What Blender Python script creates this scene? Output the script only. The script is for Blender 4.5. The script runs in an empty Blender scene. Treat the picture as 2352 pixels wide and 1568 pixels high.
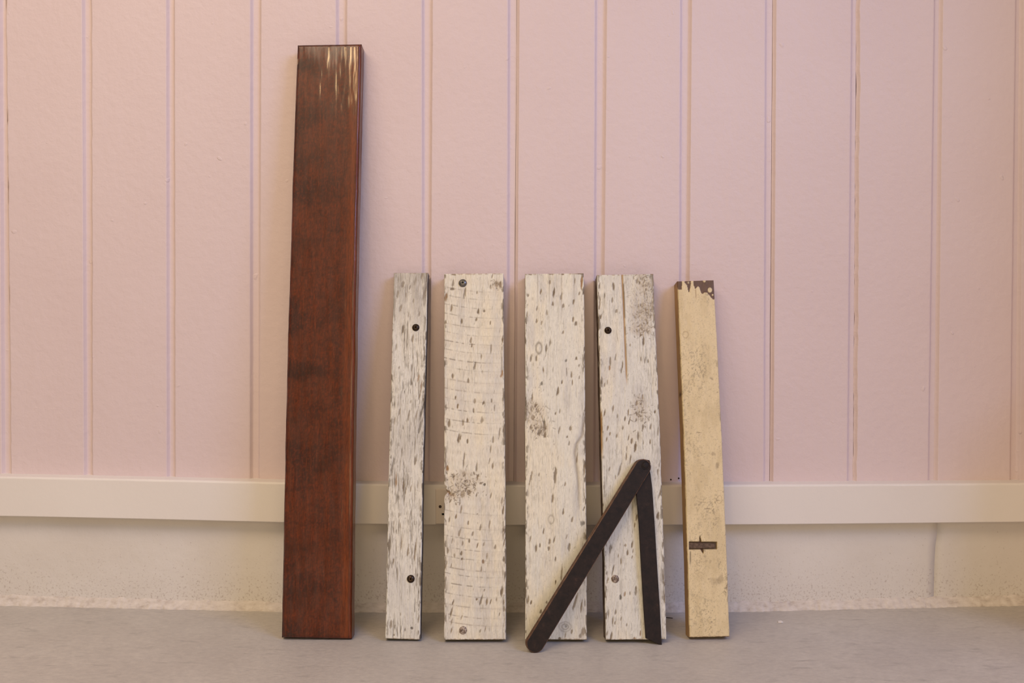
import bpy, math, random
import numpy as np
from mathutils import Vector

random.seed(7)
W, H = 2352, 1568
FPX = 1898.0                      # focal length in pixels of the 2352 wide frame
CAM = np.array([0.0, -1.80, 0.619])
PITCH = math.radians(-1.0)
sc = bpy.context.scene
C = sc.collection

# ------------------------------------------------------------------ camera
cd = bpy.data.cameras.new('camera'); co = bpy.data.objects.new('camera', cd); C.objects.link(co)
cd.sensor_width = 36.0; cd.lens = 36.0 * FPX / W; cd.clip_start = 0.05; cd.clip_end = 50
co.location = CAM; co.rotation_euler = (math.pi / 2 + PITCH, 0, 0)
sc.camera = co

# ------------------------------------------------------------------ world, lights, exposure
wd = bpy.data.worlds.new('world'); sc.world = wd; wd.use_nodes = True
bg = wd.node_tree.nodes['Background']
bg.inputs[0].default_value = (1.0, 0.93, 0.78, 1); bg.inputs[1].default_value = 0.29


def area(name, loc, target, sx, sy, power, col):
    l = bpy.data.lights.new(name, 'AREA'); l.shape = 'RECTANGLE'; l.size = sx; l.size_y = sy
    l.energy = power; l.color = col
    o = bpy.data.objects.new(name, l); C.objects.link(o); o.location = loc
    d = Vector(target) - Vector(loc); o.rotation_euler = d.to_track_quat('-Z', 'Y').to_euler()
    return o


area('warm_ceiling_light', (-1.25, -2.15, 3.05), (-1.2, -2.05, 0.0), 2.3, 1.5, 68, (1.0, 0.75, 0.53))
area('cool_window_light', (3.6, -3.3, 3.3), (-0.2, 0, 0.6), 2.1, 2.2, 122, (0.38, 0.51, 1.0))
area('warm_front_fill', (0.5, -4.6, 1.2), (0, 0, 0.6), 2.6, 1.8, 40, (1.0, 0.69, 0.34))  # frontal fill behind the camera, added to balance the tones
area('ceiling_lamp', (-0.77, -2.62, 2.73), (-0.37, 0, 1.1), 0.20, 0.40, 7.0, (1.0, 0.66, 0.32))

vs = sc.view_settings
vs.view_transform = 'Standard'; vs.look = 'None'; vs.exposure = 0.0; vs.gamma = 1.0
vs.use_curve_mapping = False


# ------------------------------------------------------------------ helpers
def lin(c):
    c = np.asarray(c, float) / 255.0
    return np.where(c <= 0.04045, c / 12.92, ((c + 0.055) / 1.055) ** 2.4)


def ray(px, py):
    px = np.asarray(px, float); py = np.asarray(py, float)
    a = (px - W / 2) / FPX; b = -(py - H / 2) / FPX
    cp, sp = math.cos(PITCH), math.sin(PITCH)
    return np.stack([a, cp - b * sp, sp + b * cp], -1)


def on_y(px, py, y):                       # point of the sight line at depth y
    d = ray(px, py); t = (y - CAM[1]) / d[..., 1]
    return CAM + d * t[..., None]


def on_z(px, py, z):
    d = ray(px, py); t = (z - CAM[2]) / d[..., 2]
    return CAM + d * t[..., None]


def on_plane(px, py, p0, n):
    d = ray(px, py); t = ((p0 - CAM) @ n) / (d @ n)
    return CAM + d * np.asarray(t)[..., None]


def vn(x, y, seed=0):                      # value noise, 0..1
    x = np.asarray(x, float); y = np.asarray(y, float)
    xi = np.floor(x).astype(np.int64); yi = np.floor(y).astype(np.int64)
    fx = x - xi; fy = y - yi; fx = fx * fx * (3 - 2 * fx); fy = fy * fy * (3 - 2 * fy)

    def h(a, b):
        n = (a * 374761393 + b * 668265263 + seed * 974634777) & 0xffffffff
        n = ((n ^ (n >> 13)) * 1274126177) & 0xffffffff
        return ((n ^ (n >> 16)) & 0xffff) / 65535.0
    return ((h(xi, yi) * (1 - fx) + h(xi + 1, yi) * fx) * (1 - fy)
            + (h(xi, yi + 1) * (1 - fx) + h(xi + 1, yi + 1) * fx) * fy)


def fbm(x, y, seed=0, o=3):
    s = 0; a = 0.5; t = 0
    for k in range(o):
        s = s + a * vn(np.asarray(x) * 2 ** k, np.asarray(y) * 2 ** k, seed + 17 * k); t += a; a *= 0.55
    return s / t


def sst(a, b, x):
    t = np.clip((x - a) / (b - a), 0, 1); return t * t * (3 - 2 * t)


def mix(c, col, a):
    return c * (1 - a[..., None]) + np.asarray(col) * a[..., None]


def mesh_obj(name, verts, faces, mat, parent=None, smooth=False, cols=None):
    me = bpy.data.meshes.new(name)
    verts = np.asarray(verts, np.float32)
    if isinstance(faces, np.ndarray):
        n, k = faces.shape
        me.vertices.add(len(verts)); me.vertices.foreach_set('co', verts.ravel())
        me.loops.add(n * k); me.loops.foreach_set('vertex_index', faces.astype(np.int32).ravel())
        me.polygons.add(n); me.polygons.foreach_set('loop_start', np.arange(0, n * k, k, dtype=np.int32))
        me.update(calc_edges=True)
    else:
        me.from_pydata([tuple(map(float, v)) for v in verts], [], [tuple(int(i) for i in f) for f in faces])
    me.polygons.foreach_set('use_smooth', np.full(len(me.polygons), bool(smooth)))
    if cols is not None:
        at = me.color_attributes.new('paint', 'FLOAT_COLOR', 'POINT')
        at.data.foreach_set('color', np.concatenate([cols, np.ones((len(cols), 1))], 1).astype(np.float32).ravel())
    me.validate(); me.update()
    if mat: me.materials.append(mat)
    o = bpy.data.objects.new(name, me); C.objects.link(o)
    if parent: o.parent = parent
    return o


def tag(o, label=None, cat=None, group=None, kind=None):
    for k, v in (('label', label), ('category', cat), ('group', group), ('kind', kind)):
        if v: o[k] = v
    return o


def empty(name, loc):
    o = bpy.data.objects.new(name, None); C.objects.link(o); o.location = loc; o.empty_display_size = 0.05
    return o


def box(x0, x1, y0, y1, z0, z1):
    v = [(x, y, z) for x in (x0, x1) for y in (y0, y1) for z in (z0, z1)]
    f = [(0, 1, 3, 2), (4, 6, 7, 5), (0, 4, 5, 1), (2, 3, 7, 6), (0, 2, 6, 4), (1, 5, 7, 3)]
    return v, f


# ------------------------------------------------------------------ materials
def mat(name, rough=0.6, col=None, coat=0.0, metal=0.0, spec=0.5):
    m = bpy.data.materials.new(name); m.use_nodes = True
    nt = m.node_tree; b = nt.nodes['Principled BSDF']
    b.inputs['Roughness'].default_value = rough; b.inputs['Metallic'].default_value = metal
    b.inputs['Specular IOR Level'].default_value = spec
    b.inputs['Coat Weight'].default_value = coat
    if col is not None: b.inputs['Base Color'].default_value = (*col, 1)
    return m, nt, b


def noise(nt, scale, detail=4, vec=None, rough=0.55):
    n = nt.nodes.new('ShaderNodeTexNoise'); n.inputs['Scale'].default_value = scale
    n.inputs['Detail'].default_value = detail; n.inputs['Roughness'].default_value = rough
    if vec: nt.links.new(vec, n.inputs['Vector'])
    return n


def coords(nt, scale=(1, 1, 1), rot=(0, 0, 0)):
    t = nt.nodes.new('ShaderNodeTexCoord'); m = nt.nodes.new('ShaderNodeMapping')
    m.inputs['Scale'].default_value = scale; m.inputs['Rotation'].default_value = rot
    nt.links.new(t.outputs['Object'], m.inputs[0]); return m.outputs[0]


def ramp(nt, fac, stops):
    r = nt.nodes.new('ShaderNodeValToRGB'); e = r.color_ramp.elements
    while len(e) < len(stops): e.new(0.5)
    for i, (p, c) in enumerate(stops):
        e[i].position = p; e[i].color = (*c, 1) if len(c) == 3 else c
    nt.links.new(fac, r.inputs[0]); return r


def mixc(nt, fac, a, b, mode='MIX'):
    m = nt.nodes.new('ShaderNodeMix'); m.data_type = 'RGBA'; m.blend_type = mode
    for s, i in ((fac, 0), (a, 6), (b, 7)):
        if hasattr(s, 'is_output'): nt.links.new(s, m.inputs[i])
        elif i == 0: m.inputs[0].default_value = s
        else: m.inputs[i].default_value = (*s, 1)
    return m.outputs[2]


def bump(nt, b, height, dist, strength=1.0, prev=None):
    n = nt.nodes.new('ShaderNodeBump'); n.inputs['Distance'].default_value = dist
    n.inputs['Strength'].default_value = strength
    nt.links.new(height, n.inputs['Height'])
    if prev: nt.links.new(prev, n.inputs['Normal'])
    nt.links.new(n.outputs[0], b.inputs['Normal']); return n.outputs[0]


# painted pink wall boards
PINK, nt, b = mat('pink_wall_paint', 0.55)
v = coords(nt)
n1 = noise(nt, 2.3, 3, v); n2 = noise(nt, 60, 3, v)
c = ramp(nt, n1.outputs[0], [(0.3, (0.655, 0.542, 0.546)), (0.7, (0.684, 0.576, 0.583))])
nt.links.new(c.outputs[0], b.inputs['Base Color'])
p = bump(nt, b, n2.outputs[0], 0.0016, 0.8)
nv = coords(nt, (1, 1, 0.25)); n3 = noise(nt, 28, 2, nv)
p = bump(nt, b, n3.outputs[0], 0.0025, 0.35, p)
n4 = noise(nt, 42, 1, v); r4 = ramp(nt, n4.outputs[0], [(0.745, (0, 0, 0)), (0.80, (1, 1, 1))])
bump(nt, b, r4.outputs[0], 0.0011, 0.7, p)

DARKGAP, nt, b = mat('dark_gap', 0.9, (0.22, 0.11, 0.06))

TRIM, nt, b = mat('cream_trim_paint', 0.5)
v = coords(nt); n1 = noise(nt, 3, 3, v)
c = ramp(nt, n1.outputs[0], [(0.3, (0.735, 0.697, 0.659)), (0.7, (0.765, 0.733, 0.697))])
nt.links.new(c.outputs[0], b.inputs['Base Color'])
n2 = noise(nt, 90, 3, v); bump(nt, b, n2.outputs[0], 0.0006, 0.5)

# the concrete curb: dirty white, specks gathering towards the floor
CURB, nt, b = mat('white_concrete_paint', 0.7)
v = coords(nt); n1 = noise(nt, 5, 4, v)
c = ramp(nt, n1.outputs[0], [(0.3, (0.652, 0.615, 0.567)), (0.7, (0.701, 0.671, 0.630))])
n2 = noise(nt, 210, 4, v, 0.62)
geo = nt.nodes.new('ShaderNodeNewGeometry'); sp = nt.nodes.new('ShaderNodeSeparateXYZ')
nt.links.new(geo.outputs['Position'], sp.inputs[0])
mr = nt.nodes.new('ShaderNodeMapRange')
mr.inputs[1].default_value = 0.15; mr.inputs[2].default_value = 0.03
mr.inputs[3].default_value = -0.01; mr.inputs[4].default_value = 0.11
nt.links.new(sp.outputs[2], mr.inputs[0])
ad = nt.nodes.new('ShaderNodeMath'); ad.operation = 'ADD'
nt.links.new(n2.outputs[0], ad.inputs[0]); nt.links.new(mr.outputs[0], ad.inputs[1])
r2 = ramp(nt, ad.outputs[0], [(0.64, (0, 0, 0)), (0.76, (0.55, 0.55, 0.55))])
nt.links.new(mixc(nt, r2.outputs[0], c.outputs[0], (0.36, 0.29, 0.25)), b.inputs['Base Color'])
n3 = noise(nt, 45, 5, v); bump(nt, b, n3.outputs[0], 0.003, 0.45)

CAULK, nt, b = mat('lumpy_caulk_paint', 0.7)
v = coords(nt, (1, 1, 2)); n1 = noise(nt, 60, 4, v)
c = ramp(nt, n1.outputs[0], [(0.26, (0.46, 0.40, 0.35)), (0.46, (0.60, 0.545, 0.49)), (0.7, (0.675, 0.62, 0.565))])
nt.links.new(c.outputs[0], b.inputs['Base Color'])
bump(nt, b, n1.outputs[0], 0.004, 0.7)

FLOOR, nt, b = mat('grey_floor_paint', 0.5)
v = coords(nt); n1 = noise(nt, 4.5, 6, v, 0.65)
c = ramp(nt, n1.outputs[0], [(0.28, (0.450, 0.417, 0.380)), (0.72, (0.535, 0.504, 0.458))])
va = coords(nt, (1.0, 3.2, 1), (0, 0, 0.35)); n2 = noise(nt, 14, 5, va, 0.7)
r2 = ramp(nt, n2.outputs[0], [(0.30, (0.72, 0.72, 0.72)), (0.43, (0, 0, 0))])
c1 = mixc(nt, r2.outputs[0], c.outputs[0], (0.360, 0.339, 0.312))
vb = coords(nt, (1.2, 7, 1), (0, 0, -0.25)); n3 = noise(nt, 9, 5, vb, 0.75)
r3 = ramp(nt, n3.outputs[0], [(0.66, (0, 0, 0)), (0.76, (0.6, 0.6, 0.6))])
c2 = mixc(nt, r3.outputs[0], c1, (0.594, 0.572, 0.541))
n5 = noise(nt, 75, 5, coords(nt, (1, 1.8, 1), (0, 0, 0.5)), 0.7); r5 = ramp(nt, n5.outputs[0], [(0.28, (0.86, 0.86, 0.87)), (0.72, (1.07, 1.07, 1.06))])
nt.links.new(mixc(nt, 1.0, c2, r5.outputs[0], 'MULTIPLY'), b.inputs['Base Color'])
n4 = noise(nt, 55, 5, v, 0.7); p = bump(nt, b, n4.outputs[0], 0.0016, 0.6)
bump(nt, b, n2.outputs[0], 0.002, 0.3, p)


def board_mat(name, rough, gscale, gamt, bdist, coat=0.0, rough_var=0.0):
    m, nt, b = mat(name, rough, coat=coat)
    a = nt.nodes.new('ShaderNodeAttribute'); a.attribute_name = 'paint'
    v = coords(nt, (1, 1, 0.06)); n = noise(nt, gscale, 4, v)
    r = ramp(nt, n.outputs[0], [(0.3, (1 - gamt,) * 3), (0.7, (1 + gamt * 0.4,) * 3)])
    nt.links.new(mixc(nt, 1.0, a.outputs['Color'], r.outputs[0], 'MULTIPLY'), b.inputs['Base Color'])
    if bdist: bump(nt, b, n.outputs[0], bdist, 0.6)
    if rough_var:
        v2 = coords(nt, (1, 1, 0.12)); n2 = noise(nt, 90, 3, v2)
        mr = nt.nodes.new('ShaderNodeMapRange'); mr.inputs[1].default_value = 0.3; mr.inputs[2].default_value = 0.7
        mr.inputs[3].default_value = rough - rough_var; mr.inputs[4].default_value = rough + rough_var
        nt.links.new(n2.outputs[0], mr.inputs[0]); nt.links.new(mr.outputs[0], b.inputs['Roughness'])
    return m


WHITEWOOD = board_mat('whitewashed_wood', 0.75, 420, 0.13, 0.0007)
CREAMWOOD = board_mat('cream_painted_wood', 0.6, 260, 0.05, 0.0004)
BROWNWOOD = board_mat('varnished_brown_wood', 0.42, 620, 0.34, 0.0002, 0.0, 0.06)
nt = BROWNWOOD.node_tree; b = nt.nodes['Principled BSDF']
b.inputs['Specular IOR Level'].default_value = 0.32
b.inputs['Coat Roughness'].default_value = 0.07
cn = noise(nt, 75, 4, coords(nt, (1, 1, 0.10)), 0.65); cr = ramp(nt, cn.outputs[0], [(0.36, (0.04, 0.04, 0.04)), (0.60, (0.65, 0.65, 0.65))])
nt.links.new(cr.outputs[0], b.inputs['Coat Weight'])

IRON, nt, b = mat('blackened_iron', 0.6, spec=0.25)
v = coords(nt); n1 = noise(nt, 70, 5, v, 0.7)
c = ramp(nt, n1.outputs[0], [(0.35, (0.012, 0.009, 0.008)), (0.62, (0.024, 0.015, 0.012)), (0.78, (0.060, 0.033, 0.022))])
nt.links.new(c.outputs[0], b.inputs['Base Color']); bump(nt, b, n1.outputs[0], 0.0008, 0.5)
RUSTEDGE, nt, b = mat('worn_rusty_edge', 0.5)
v = coords(nt); n1 = noise(nt, 120, 3, v)
c = ramp(nt, n1.outputs[0], [(0.35, (0.060, 0.026, 0.014)), (0.7, (0.17, 0.085, 0.045))])
nt.links.new(c.outputs[0], b.inputs['Base Color'])
SCREWDARK, nt, b = mat('dark_bronze_screw', 0.28, (0.045, 0.028, 0.018), metal=0.7)
SCREWSTEEL, nt, b = mat('steel_screw', 0.25, (0.20, 0.19, 0.18), metal=0.9)
SCREWPAINT, nt, b = mat('worn_painted_screw', 0.5)
v = coords(nt); n1 = noise(nt, 260, 2, v)
c = ramp(nt, n1.outputs[0], [(0.40, (0.13, 0.09, 0.065)), (0.62, (0.42, 0.35, 0.29))])
nt.links.new(c.outputs[0], b.inputs['Base Color'])
PLASTIC, nt, b = mat('ivory_plastic', 0.4, (0.70, 0.63, 0.555))
SLOTBLACK, nt, b = mat('black_slot', 0.8, (0.008, 0.007, 0.006))
RUST, nt, b = mat('rusty_strip', 0.6, metal=0.2)
v = coords(nt); n1 = noise(nt, 200, 4, v)
c = ramp(nt, n1.outputs[0], [(0.35, (0.065, 0.036, 0.022)), (0.7, (0.16, 0.105, 0.07))])
nt.links.new(c.outputs[0], b.inputs['Base Color']); bump(nt, b, n1.outputs[0], 0.001, 0.6)

# ------------------------------------------------------------------ the setting: floor
def floor_z(x):                            # the old slab lifts a little towards both sides
    d = np.clip(np.abs(x), 0, 1.5) - 0.45
    return 0.0225 * 0.5 * (d + np.sqrt(d * d + 0.0016)) - 0.0225 * 0.5 * (-0.45 + math.sqrt(0.45 ** 2 + 0.0016))


gx = np.linspace(-3.4, 3.4, 137); gy = np.array([-4.2, -3.0, -2.0, -1.0, -0.5, -0.2, 0.0, 0.12])
V = [(x, y, float(floor_z(x))) for y in gy for x in gx]
n = len(gx); F = [(j * n + i, j * n + i + 1, (j + 1) * n + i + 1, (j + 1) * n + i) for j in range(len(gy) - 1) for i in range(n - 1)]
tag(mesh_obj('floor', V, F, FLOOR, smooth=True), 'grey painted concrete floor with faint scuffs', kind='structure')

# ------------------------------------------------------------------ wall of channelled pink boards
# left shoulder and right edge of each channel, at the top and at the rail, in the photo's frame
CH = [((-3, 14), (3, 26)), ((187, 210), (192, 212)), ((381, 400), (382, 402)), ((574, 599), (573, 595)),
      ((771, 796), (774, 794)), ((968, 993), (969, 986)), ((1166, 1192), (1163, 1185)), ((1366, 1393), (1362, 1383)),
      ((1562, 1588), (1558, 1579)), ((1757, 1782), (1753, 1775)), ((1955, 1975), (1945, 1967)),
      ((2145, 2165), (2131, 2153)), ((2332, 2350), (2319, 2341))]
ZT, ZB = 2.60, 0.245
chx = []
for (a, b_), (c_, d_) in CH:
    res = []
    for t, bo in ((a, c_), (b_, d_)):
        p, q = on_y(t, 0.0, 0.0), on_y(bo, 1092.0, 0.0)
        sl = (p[0] - q[0]) / (p[2] - q[2])
        res.append((q[0], q[2], sl))
    chx.append(res)
pitch = (chx[-1][1][0] - chx[0][1][0]) / (len(chx) - 1)
left = [[(x - pitch * k, z, 0.0) for x, z, s in chx[0]] for k in range(12, 0, -1)]
right = [[(x + pitch * k, z, 0.0) for x, z, s in chx[len(CH) - 1]] for k in range(1, 13)]
nl = len(left); chx = left + chx + right


def xa(t, z): return t[0] + t[2] * (z - t[1])


v, f = box(-3.3, 3.3, 0.030, 0.09, 0.0, ZT)
WALL = tag(mesh_obj('wall_back', v, f, DARKGAP), 'wall of pink painted channelled boards above a white concrete curb', kind='structure')
GAP = {6: 0.0008, 9: 0.0010, 10: 0.0003, 0: 0.0003}        # open cracks beside these channels
WOB = {0: 0.0016, 1: 0.0010, 10: 0.0016, 2: 0.0006, 5: 0.0006}
for i in range(len(chx) - 1):
    k = i - nl                                             # channel at this board's left edge
    L, (SR, ER) = chx[i][1], chx[i + 1]
    zs = np.linspace(ZB, ZT, 150 if 0 <= k < 13 else 12)
    wob = WOB.get(k, 0.0003); wob2 = 0.00035
    gap = GAP.get(k + 1, -0.004)
    rows = []
    for z in zs:
        xl = xa(L, z) + wob * 2 * (float(fbm(z * 22, k * 7.3, 5)) - 0.5) + wob * 1.2 * (float(vn(z * 90, k * 3.1, 8)) - 0.5)
        xs = xa(SR, z) + wob2 * 2 * (float(fbm(z * 9, k * 5.7, 9)) - 0.5)
        xe = xa(ER, z) - 0.0045 - gap * (0.35 + 1.1 * float(vn(z * 5, k * 2.0, 31)))
        rr = 0.0016
        prof = [(xl - 0.0045, 0.030), (xl - 0.0045, 0.0049), (xl - 0.0030, 0.0041), (xl - 0.0012, 0.0026), (xl + 0.0004, 0.0010), (xl + 0.0012, 0.0002), (xl + 0.0022, 0.0)]
        for a, d in ((-0.0012, 0.0), (0.0008, 0.0005), (0.0030, 0.0024), (0.0052, 0.0042), (0.0068, 0.0048)):   # sloped right shoulder
            prof.append((xs + a, d))
        prof += [(max(xe, xs + 0.008), 0.0052), (max(xe, xs + 0.008), 0.030)]
        rows.append([(x, y if y > 0.02 else y * 1.35, z) for x, y in prof])
    R = np.array(rows); n, m = R.shape[:2]
    idx = np.arange(n * m).reshape(n, m)
    fc = np.stack([idx[:-1, :-1], idx[:-1, 1:], idx[1:, 1:], idx[1:, :-1]], -1).reshape(-1, 4)
    ob = mesh_obj('plank', R.reshape(-1, 3), fc, PINK, WALL)

v, f = box(1.50, 1.68, -0.72, 0.0, 0.0, ZT)               # invented pier and plinth, out of frame, added to darken the right end
v2, f2 = box(1.165, 1.52, -0.34, 0.0, 0.0, 0.56)
tag(mesh_obj('shade_pier_right', v + v2, f + [tuple(i + 8 for i in q) for q in f2], PINK), 'added unseen pink pier with a low plinth, shading the end of the boards', kind='structure')

# small nails in the pink boards beside the cream plank
for px, py in ((1541, 1101), (1559, 1098)):
    q = on_y(px, py, 0.0)
    ang = np.linspace(0, 2 * math.pi, 9)[:-1]
    vv = [(q[0] + 0.0017 * math.cos(a), -0.0008, q[2] + 0.0017 * math.sin(a)) for a in ang] + \
         [(q[0] + 0.0019 * math.cos(a), 0.0005, q[2] + 0.0019 * math.sin(a)) for a in ang]
    mesh_obj('nail', vv, [tuple(range(8))] + [(j, j + 8, (j + 1) % 8 + 8, (j + 1) % 8) for j in range(8)], SCREWDARK, WALL)

# ------------------------------------------------------------------ rail (baseboard) above the curb
RT = [(-60, 1086), (0, 1087), (212, 1091), (400, 1095), (590, 1099), (815, 1104), (1185, 1106.5), (1690, 1106), (1967, 1104.5), (2341, 1102), (2400, 1101.5)]
RB = [(-60, 1184), (0, 1185), (420, 1194), (600, 1199), (850, 1204), (1200, 1206.5), (1700, 1205), (1850, 1204), (2290, 1199.5), (2400, 1198)]
RY = -0.034


def zat(tab, y, x):                                        # height of a measured line at world x and depth y
    px = W / 2 + FPX * np.asarray(x) / ((y - CAM[1]) * 1.0)
    py = np.interp(px, [p[0] for p in tab], [p[1] for p in tab])
    ext = np.where(px < -60, tab[0][1], np.where(px > 2400, tab[-1][1], py))
    ext = np.convolve(np.pad(ext, 6, mode='edge'), np.ones(13) / 13, mode='valid')
    return on_y(px, ext, np.full(px.shape, y))[..., 2]


xs = np.linspace(-3.3, 3.3, 265)
zt = zat(RT, 0.0, xs); zb = zat(RB, RY, xs)
rows = []
for x, a, b_ in zip(xs, zt, zb):
    e = 0.0005 * (float(vn(x * 30, 2.0, 3)) - 0.5)
    rows.append([(x, 0.03, a + 0.0004), (x, -0.004, a), (x, RY + 0.0045, a - 0.0004), (x, RY + 0.0022 + e, a - 0.0011),
                 (x, RY + 0.0006 + e, a - 0.0026), (x, RY, a - 0.0046), (x, RY, b_ + 0.0015), (x, RY + 0.0015, b_), (x, 0.03, b_)])
R = np.array(rows); n, m = R.shape[:2]; idx = np.arange(n * m).reshape(n, m)
fc = np.stack([idx[:-1, :-1], idx[1:, :-1], idx[1:, 1:], idx[:-1, 1:]], -1).reshape(-1, 4)
tag(mesh_obj('baseboard_back', R.reshape(-1, 3), fc, TRIM), 'cream painted rail running along the foot of the pink boards', kind='structure')

# ------------------------------------------------------------------ concrete curb and its lumpy bead
CRX = on_y(2149.0, 1290.0, -0.004)[0]


def curb(x0, x1, crack_left, crack_right):
    nx = max(6, int((x1 - x0) / 0.02)); nz = 14
    X = np.linspace(x0, x1, nx); Z = np.linspace(-0.005, 0.235, nz)
    XX, ZZ = np.meshgrid(X, Z)
    slant = 0.045 * (ZZ - 0.11) + 0.0035 * (vn(ZZ * 30, ZZ * 0 + 1, 4) - 0.5)
    wl = np.clip(1 - (XX - x0) / 0.03, 0, 1) * crack_left; wr = np.clip(1 - (x1 - XX) / 0.03, 0, 1) * crack_right
    YY = -0.004 - 0.003 * (fbm(XX * 7, ZZ * 7, 2) - 0.5) + 0.0016 * (wl ** 8 + wr ** 8)
    P = np.stack([XX + slant * (wl + wr), YY, ZZ], -1)
    idx = np.arange(nx * nz).reshape(nz, nx)
    fc = [tuple(q) for q in np.stack([idx[:-1, :-1], idx[:-1, 1:], idx[1:, 1:], idx[1:, :-1]], -1).reshape(-1, 4)]
    V = P.reshape(-1, 3).tolist(); nb = len(V)
    V += [(p[0], 0.03, p[2]) for p in P.reshape(-1, 3)[idx[:, 0]]] + [(p[0], 0.03, p[2]) for p in P.reshape(-1, 3)[idx[:, -1]]]
    for j in range(nz - 1):
        fc.append((idx[j, 0], idx[j + 1, 0], nb + j + 1, nb + j))
        fc.append((idx[j, -1], nb + nz + j, nb + nz + j + 1, idx[j + 1, -1]))
    return mesh_obj('curb_block', V, fc, CURB, WALL, smooth=True)


curb(-3.3, CRX, 0, 1); curb(CRX, 3.3, 1, 0)

rows = []
for x in np.linspace(-3.3, 3.3, 2400):
    e = 0.006 * (float(fbm(x * 40, 1.3, 6)) - 0.5) + 0.004 * (float(fbm(x * 170, 4.0, 7, 2)) - 0.5)
    g = 0.007 * (float(fbm(x * 22, 8.3, 16)) - 0.5) + 0.003 * (float(vn(x * 120, 2.0, 18)) - 0.5)
    k = 0.004 * (float(fbm(x * 60, 5.3, 26)) - 0.5)
    fz = float(floor_z(x)); y1 = -0.017 + e
    rows.append([(x, y1 - 0.001, fz - 0.002), (x, y1 + 0.0005, fz + 0.0022 + e * 0.3), (x, y1 * 0.80 + k * 0.5, fz + 0.0060 + g * 0.2), (x, y1 * 0.62 + k, fz + 0.0085 + g * 0.4),
                 (x, -0.0085 + e * 0.3, fz + 0.0130 + g * 0.7 + k * 0.5), (x, -0.0060 + k * 0.3, fz + 0.0165 + g), (x, -0.0015, fz + 0.0185 + g * 1.2)])
R = np.array(rows); n, m = R.shape[:2]; idx = np.arange(n * m).reshape(n, m)
fc = np.stack([idx[:-1, :-1], idx[1:, :-1], idx[1:, 1:], idx[:-1, 1:]], -1).reshape(-1, 4)
mesh_obj('caulk_bead', R.reshape(-1, 3), fc, CAULK, WALL, smooth=True)

# ------------------------------------------------------------------ leaning boards
WOODC = lin((112, 98, 78))


def lean(base_py, top_y_of, t, px_mid):
    """plane of a board whose lower back edge rests on the floor and upper back edge on the wall"""
    th = math.radians(10)
    for _ in range(12):
        bf = on_z(np.array(px_mid), np.array(base_py), t * math.sin(th))       # lower front edge
        n = np.array([0, -math.cos(th), math.sin(th)])
        tp = on_plane(np.array(px_mid), np.array(top_y_of), bf, n)
        back_top = tp - n * t
        want = -t * math.cos(th)
        th = math.atan2(want - bf[1] if back_top is not None else 0, tp[2] - bf[2])
    return bf, np.array([0, -math.cos(th), math.sin(th)])


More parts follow.
